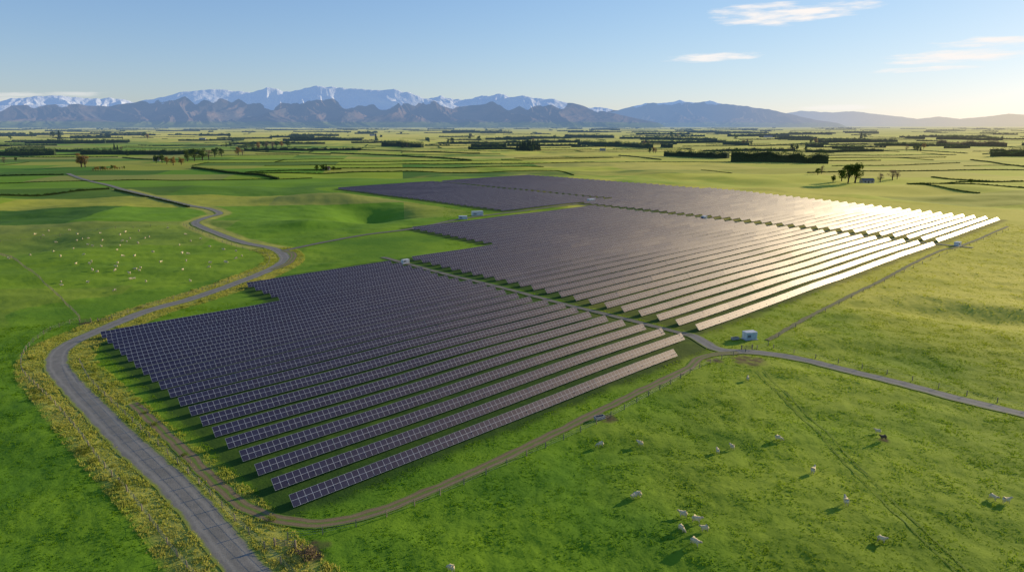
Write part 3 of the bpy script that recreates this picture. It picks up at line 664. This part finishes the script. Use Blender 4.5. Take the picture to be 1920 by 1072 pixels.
# distant woodland mass
AV=[];AF=[];AM=[];AC=[];ACF=[];nv=0;nc=0; made=0; rs=random.Random(5)
while made<620:
    r_=math.exp(rs.uniform(math.log(1500),math.log(17000))); a_=rs.uniform(-.74,.74); x=r_*math.sin(a_);y=r_*math.cos(a_)
    xr,yr=x*ca_+y*sa_,-x*sa_+y*ca_
    k_=r_/3000
    if rs.random()<.7:
        yr=round(yr/PATCH_H)*PATCH_H; L=rs.uniform(50,220)*(1+k_*.4); e=(xr+L,yr)
    else:
        xr=round(xr/PATCH_W*2)*PATCH_W/2; L=rs.uniform(60,200); e=(xr,yr+L)
    p0=unrot(xr,yr); p1=unrot(*e)
    hm=rs.choice([2,3,4,7,10,13,16]) if r_>3200 else rs.choice([1.2,1.5,1.8,2,5,8,12]); wm=max(1.6,hm*.8); leaf=max(.8,r_*.0010)
    V,Fq,C,CF=beltgeo(p0,p1,hm,wm,leaf,1000+made,.6)
    AV.append(V);AF.append(Fq+nv);AM.append(np.full(len(Fq),rs.choice([0,0,2,3])));nv+=len(V);AC.append(C);ACF.append(CF+nc);nc+=len(C);made+=1
AV=np.concatenate(AV);AF=np.concatenate(AF);AM=np.concatenate(AM);AC=np.concatenate(AC);ACF=np.concatenate(ACF)
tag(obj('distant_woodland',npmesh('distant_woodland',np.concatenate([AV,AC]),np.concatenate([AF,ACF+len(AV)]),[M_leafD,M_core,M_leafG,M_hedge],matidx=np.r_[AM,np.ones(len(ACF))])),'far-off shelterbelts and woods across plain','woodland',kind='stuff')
def bushmesh(seed,mat,n=420):
    r=np.random.default_rng(seed); d=r.normal(size=(n,3)); d/=np.linalg.norm(d,axis=1)[:,None]; off=r.normal(size=(5,3))*np.array([.45,.45,.1]); Pp=d*r.uniform(.4,.9,(n,1))*np.array([.8,.8,.6])+off[r.integers(0,5,n)]+np.array([0,0,.45]); V,Fq=leafquads(Pp,.17,seed); return npmesh('bush',V,Fq,[mat])
BM=[bushmesh(i_+30,M_shrub) for i_ in range(4)]; bare=bushmesh(40,M_leafB,500)
x,y,z=g(578,1038); tag(obj('bush',bare,(x,y,z),scale=1.4),'low bare brown bush beside gate','bush')
mp_=resample(ROADS['main'][0],1.0); tgm=np.gradient(mp_,axis=0); tgm/=np.linalg.norm(tgm,axis=1)[:,None]; rs=random.Random(21)
cumr=np.hypot(mp_[:,0],mp_[:,1]); idx=[i for i in range(len(mp_)) if cumr[i]<260]
for i_ in range(45):
    k_=rs.choice(idx); sd_=rs.choice([-1,-1,1]); o_=rs.uniform(4.6,7.6)*sd_; x=mp_[k_][0]+tgm[k_][1]*o_; y=mp_[k_][1]-tgm[k_][0]*o_
    tag(obj('bush',rs.choice(BM),(x,y,H1(x,y)+float(lumpz(x,y)[0])),rs.uniform(0,6),scale=rs.uniform(.4,.85)),'low yellow green shrub on the road verge','bush','verge shrubs')
# ------------------------------------------------------------ houses
def house(u,v,L,W,Ht,rot,wall,roof,lab,name='farmhouse'):
    x,y,z=g(u,v); r=bpy.data.objects.new(name,None); col.objects.link(r); r.location=(x,y,z); r.rotation_euler=(0,0,rot)
    a=MB(); a.box((0,0,Ht/2-.2),(L,W,Ht+.4))
    for sx in(-1,1): a.poly([(sx*L/2,-W/2,Ht),(sx*L/2,W/2,Ht),(sx*L/2,0,Ht+W*.3)])
    obj('wall',a.mesh('wall',[wall]),parent=r)
    a=MB(); e=.4
    for sy in(-1,1):
        pts=[(-L/2-e,sy*(W/2+e),Ht-.1),(L/2+e,sy*(W/2+e),Ht-.1),(L/2+e,0,Ht+W*.3+.12),(-L/2-e,0,Ht+W*.3+.12)]; a.poly(pts); 
    obj('roof',a.mesh('roof',[roof]),parent=r)
    for xx in(-.3,.3):
        a=MB(); a.box((xx*L,-W/2-.03,Ht*.55),(1.4,.06,1.1)); obj('window',a.mesh('window',[M_dark]),parent=r)
    a=MB(); a.box((0,-W/2-.03,1.05),(1,.06,2.1)); obj('door',a.mesh('door',[M_dark]),parent=r)
    tag(r,lab,'building','farm buildings')
for b in [(1625,343,12,6,2.6,.1,M_wallw,M_roofg,'pale farmhouse beside tall trees'),(612,319,9,6,2.6,.2,M_wallw,M_roofr,'pale farmhouse with rusty red roof'),
 (380,262,24,10,4,.1,M_wallw,M_roofg,'long pale barn on distant farmland'),(590,270,16,8,3.5,0,M_wallw,M_roofg,'pale barn on distant farmland'),(1130,283,12,7,3,0,M_wallw,M_roofg,'pale farmhouse near tree belt'),(1190,272,20,9,4,.2,M_wallw,M_roofg,'long pale barn near tree belt'),(1440,258,36,14,5,0,M_wallw,M_roofg,'long pale barn on distant farmland'),(700,255,36,14,5,.1,M_wallw,M_roofg,'long pale barn on distant farmland'),(1010,252,36,14,5,.1,M_wallw,M_roofg,'long pale barn on distant farmland'),(295,302,10,7,3,.1,M_wallw,M_roofr,'farmhouse among golden trees')]: house(*b)
# ------------------------------------------------------------ mountains
def mountain_mat(L):
    m,nt,out=newmat('mountain_rock'); geo=N(nt,'ShaderNodeNewGeometry'); pos=geo.outputs['Position']
    at=N(nt,'ShaderNodeAttribute',attribute_name='ctrl'); sp=N(nt,'ShaderNodeSeparateColor'); nt.links.new(at.outputs['Color'],sp.inputs[0])
    n1=noise(nt,pos,.0012,6,.65); n2=noise(nt,pos,.004,5,.6)
    rock=mixc(nt,ramp(nt,n1,.35,.65),(.24,.165,.125),(.10,.10,.105)); green=mixc(nt,ramp(nt,n1,.3,.7),(.10,.14,.04),(.20,.23,.07))
    c=mixc(nt,ramp(nt,math_(nt,'ADD',sp.outputs[1],math_(nt,'MULTIPLY',math_(nt,'SUBTRACT',n2,.5),.5)),.4,.6),rock,green)
    sn=ramp(nt,math_(nt,'ADD',sp.outputs[0],math_(nt,'MULTIPLY',math_(nt,'SUBTRACT',n2,.5),1.0)),.38,.60)
    c=mixc(nt,sn,c,(.97,.96,.95))
    b=N(nt,'ShaderNodeBsdfDiffuse'); nt.links.new(c,b.inputs[0])
    bp=N(nt,'ShaderNodeBump'); bp.inputs['Strength'].default_value=.4; bp.inputs['Distance'].default_value=120; nt.links.new(n2,bp.inputs['Height']); nt.links.new(bp.outputs[0],b.inputs['Normal'])
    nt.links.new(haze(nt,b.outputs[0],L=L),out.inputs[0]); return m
def azel(u,v):
    x,y,z=pixdir(u,v); return math.atan2(x,y),math.atan2(z,math.hypot(x,y))
def mrange(prof,Rc,Wf,Wb,snow,seed,lab,jag=.04,carve=.55,gl=.14,L=32000,pw=1.5):
    M_mt=mountain_mat(L)
    pa=[azel(*p) for p in prof]; azs=np.array([p[0] for p in pa]); els=np.array([p[1] for p in pa])
    na=1500; A=np.linspace(azs[0],azs[-1],na); T=np.concatenate([np.linspace(-1,0,130),np.linspace(0,.6,31)[1:]])
    hc=np.interp(A,azs,els); Tg,Ag=np.meshgrid(T,A,indexing='ij'); Rg=Rc+np.where(Tg<0,Tg*Wf,Tg*Wb)
    ax=Ag*Rc
    wx=perlin(ax/2600,Rg/2600,seed+9)*900
    rn=0;am=1;tot=0
    for o in range(6):
        f=2**o; rn=rn+am*(1-np.abs(perlin((ax+wx)/1700*f,Rg/6500*f+3,seed+o))*1.7); tot+=am; am*=.52
    rn=np.clip(rn/tot,0,1); rn=np.clip((rn-.3)/.68,0,1)
    Hc=np.tan(hc)[None,:]*Rc+CH+30
    env=np.clip(1-np.abs(Tg),0,1); prof_=.95*env**pw+.05*env
    b=np.clip(np.abs(Tg)*5,0,1); h=Hc*(prof_*(1-carve*(1-rn)*b)) 
    h=h*(1+jag*perlin(ax/420,Rg/600,seed+20)+jag*.6*perlin(ax/200,Rg/300,seed+21))
    edge=sstep(0,.02,(Ag-azs[0]))*sstep(0,.02,(azs[-1]-Ag)); 
    h=h*edge-30
    X_=Rg*np.sin(Ag);Y_=Rg*np.cos(Ag)
    line,soft=snow; ln=line+230*perlin(ax/900,Rg/5000,seed+40)+140*perlin(ax/350,Rg/1200,seed+41); sn=sstep(-soft,soft,h-ln+120*(.5-rn))
    gr=sstep(gl*1000+150,gl*1000-150,h)
    i,j=np.meshgrid(np.arange(len(T)-1),np.arange(na-1),indexing='ij'); a0=(i*na+j).ravel()
    Fc=np.stack([a0,a0+1,a0+na+1,a0+na],1)[:,::-1]
    me=npmesh('mountain_range',np.stack([X_.ravel(),Y_.ravel(),h.ravel()],1),Fc,[M_mt],smooth=True)
    ct=np.stack([sn.ravel(),gr.ravel(),rn.ravel(),np.ones(h.size)],1).astype(np.float32)
    me.color_attributes.new('ctrl','FLOAT_COLOR','POINT').data.foreach_set('color',ct.ravel())
    tag(obj('mountain_range',me),lab,'mountains',kind='structure')
mrange([(-500,205),(-200,200),(0,199),(60,198),(130,196),(200,199),(255,193),(290,184),(320,178),(350,173),(375,168),(400,167),(430,171),(470,173),(500,163),(530,172),(560,170),(595,160),(620,164),(650,165),(690,170),(715,171),(740,168),(770,176),(800,184),(830,192),(860,199),(890,197),(920,191),(950,184),(980,180),(1010,184),(1040,187),(1070,194),(1110,204),(1150,213),(1200,224),(1260,235)],22000,4800,4500,(690,100),1,'rugged snow-capped mountain range above the plain')
mrange([(1080,232),(1130,216),(1165,205),(1210,194),(1250,193),(1275,188),(1300,193),(1332,190),(1360,195),(1400,200),(1440,205),(1480,214),(1530,225),(1600,235)],27000,6000,5000,(830,130),2,'blue hazy mountain with light snow patches',L=24000,carve=.7)
mrange([(1400,228),(1470,213),(1500,208),(1560,211),(1600,209),(1640,214),(1680,218),(1720,223),(1760,219),(1800,223),(1850,219),(1890,214),(1920,215),(2000,213),(2200,220),(2500,225)],46000,9000,5000,(3000,60),3,'low hazy mountains near the horizon',jag=.03,L=22000)
mrange([(-500,190),(-200,186),(0,190),(40,183),(75,181),(110,179),(130,182),(170,185),(210,184),(240,189),(270,196),(330,210),(420,215),(780,200),(800,186),(825,180),(850,187),(880,186),(905,180),(945,177),(975,190),(1040,205),(1100,203),(1125,201),(1150,206),(1180,210),(1300,225)],33000,7000,5000,(600,60),4,'distant snowy mountain ridge',jag=.04,L=46000)
# ------------------------------------------------------------ world
w=bpy.data.worlds.new('World'); sc.world=w; w.use_nodes=True; nt=w.node_tree; nt.nodes.clear()
out=N(nt,'ShaderNodeOutputWorld'); bg=N(nt,'ShaderNodeBackground'); bg.inputs[1].default_value=.14
sky=N(nt,'ShaderNodeTexSky',sky_type='NISHITA'); sky.sun_disc=False; sky.sun_elevation=SUN_EL; sky.sun_rotation=SUN_AZ; sky.altitude=0; sky.air_density=1.0; sky.dust_density=.2; sky.ozone_density=2.2
tc=N(nt,'ShaderNodeTexCoord'); s=N(nt,'ShaderNodeSeparateXYZ'); nt.links.new(tc.outputs['Generated'],s.inputs[0])
AZ=math_(nt,'ARCTAN2',s.outputs[0],s.outputs[1]); EL=math_(nt,'ARCSINE',s.outputs[2])
cv=N(nt,'ShaderNodeCombineXYZ'); nt.links.new(math_(nt,'MULTIPLY',AZ,10),cv.inputs[0]); nt.links.new(math_(nt,'MULTIPLY',EL,70),cv.inputs[1])
cn=noise(nt,cv.outputs[0],1.6,6,.6); tot=None
for (u,v,hw,hh,st) in [(1490,26,160,19,1),(1420,16,90,12,.9),(1335,108,100,9,.95),(1790,106,170,14,1),(1850,79,130,10,.95),(1720,131,100,6,.9),(1580,202,110,6,.5),(70,177,110,7,.45),(1890,192,70,4,.5),(20,187,60,6,.4)]:
    a0_,e0=azel(u,v); a1,_=azel(u+hw,v); _,e1=azel(u,v-hh)
    dx=math_(nt,'DIVIDE',math_(nt,'SUBTRACT',AZ,a0_),a1-a0_); dy=math_(nt,'DIVIDE',math_(nt,'SUBTRACT',EL,e0),e1-e0)
    dy=math_(nt,'ADD',dy,math_(nt,'MULTIPLY',dx,-.25))
    d=math_(nt,'SUBTRACT',1.0,math_(nt,'ADD',math_(nt,'MULTIPLY',dx,dx),math_(nt,'MULTIPLY',dy,dy)))
    d=math_(nt,'ADD',d,math_(nt,'MULTIPLY',math_(nt,'SUBTRACT',cn,.45),4.0))
    mk=math_(nt,'MULTIPLY',ramp(nt,d,.1,1.5),st); tot=mk if tot is None else math_(nt,'MAXIMUM',tot,mk)
# soft shoulder keeps the bright part of the sky from burning out
sk=mixc(nt,1.0,sky.outputs[0],(.84,.96,1.32),'MULTIPLY')
den=N(nt,'ShaderNodeVectorMath',operation='MULTIPLY_ADD'); nt.links.new(sk,den.inputs[0]); den.inputs[1].default_value=(.060,.078,.110); den.inputs[2].default_value=(1,1,1)
dv=N(nt,'ShaderNodeVectorMath',operation='DIVIDE'); nt.links.new(sk,dv.inputs[0]); nt.links.new(den.outputs[0],dv.inputs[1])
sc2=N(nt,'ShaderNodeVectorMath',operation='MULTIPLY'); nt.links.new(dv.outputs[0],sc2.inputs[0]); sc2.inputs[1].default_value=(1.14,1.22,1.42)
cc=mixc(nt,tot,sc2.outputs[0],(7.1,6.75,6.5)); nt.links.new(cc,bg.inputs[0]); nt.links.new(bg.outputs[0],out.inputs[0])
sun=bpy.data.lights.new('sun','SUN'); sun.energy=5; sun.angle=math.radians(.5); sun.color=(1,.84,.55)
so=bpy.data.objects.new('sun',sun); col.objects.link(so)
sd=Vector((math.sin(SUN_AZ)*math.cos(SUN_EL),math.cos(SUN_AZ)*math.cos(SUN_EL),math.sin(SUN_EL))); so.rotation_euler=(-sd).to_track_quat('-Z','Y').to_euler(); so.location=(0,0,300)
cam=bpy.data.cameras.new('camera'); cam.lens=24; cam.sensor_width=36; cam.clip_end=200000; cam.clip_start=1
co=bpy.data.objects.new('camera',cam); col.objects.link(co); co.location=(0,0,CH); co.rotation_euler=(math.pi/2-P,0,0); sc.camera=co
sc.view_settings.view_transform='Standard'; sc.view_settings.look='None'; sc.view_settings.exposure=0
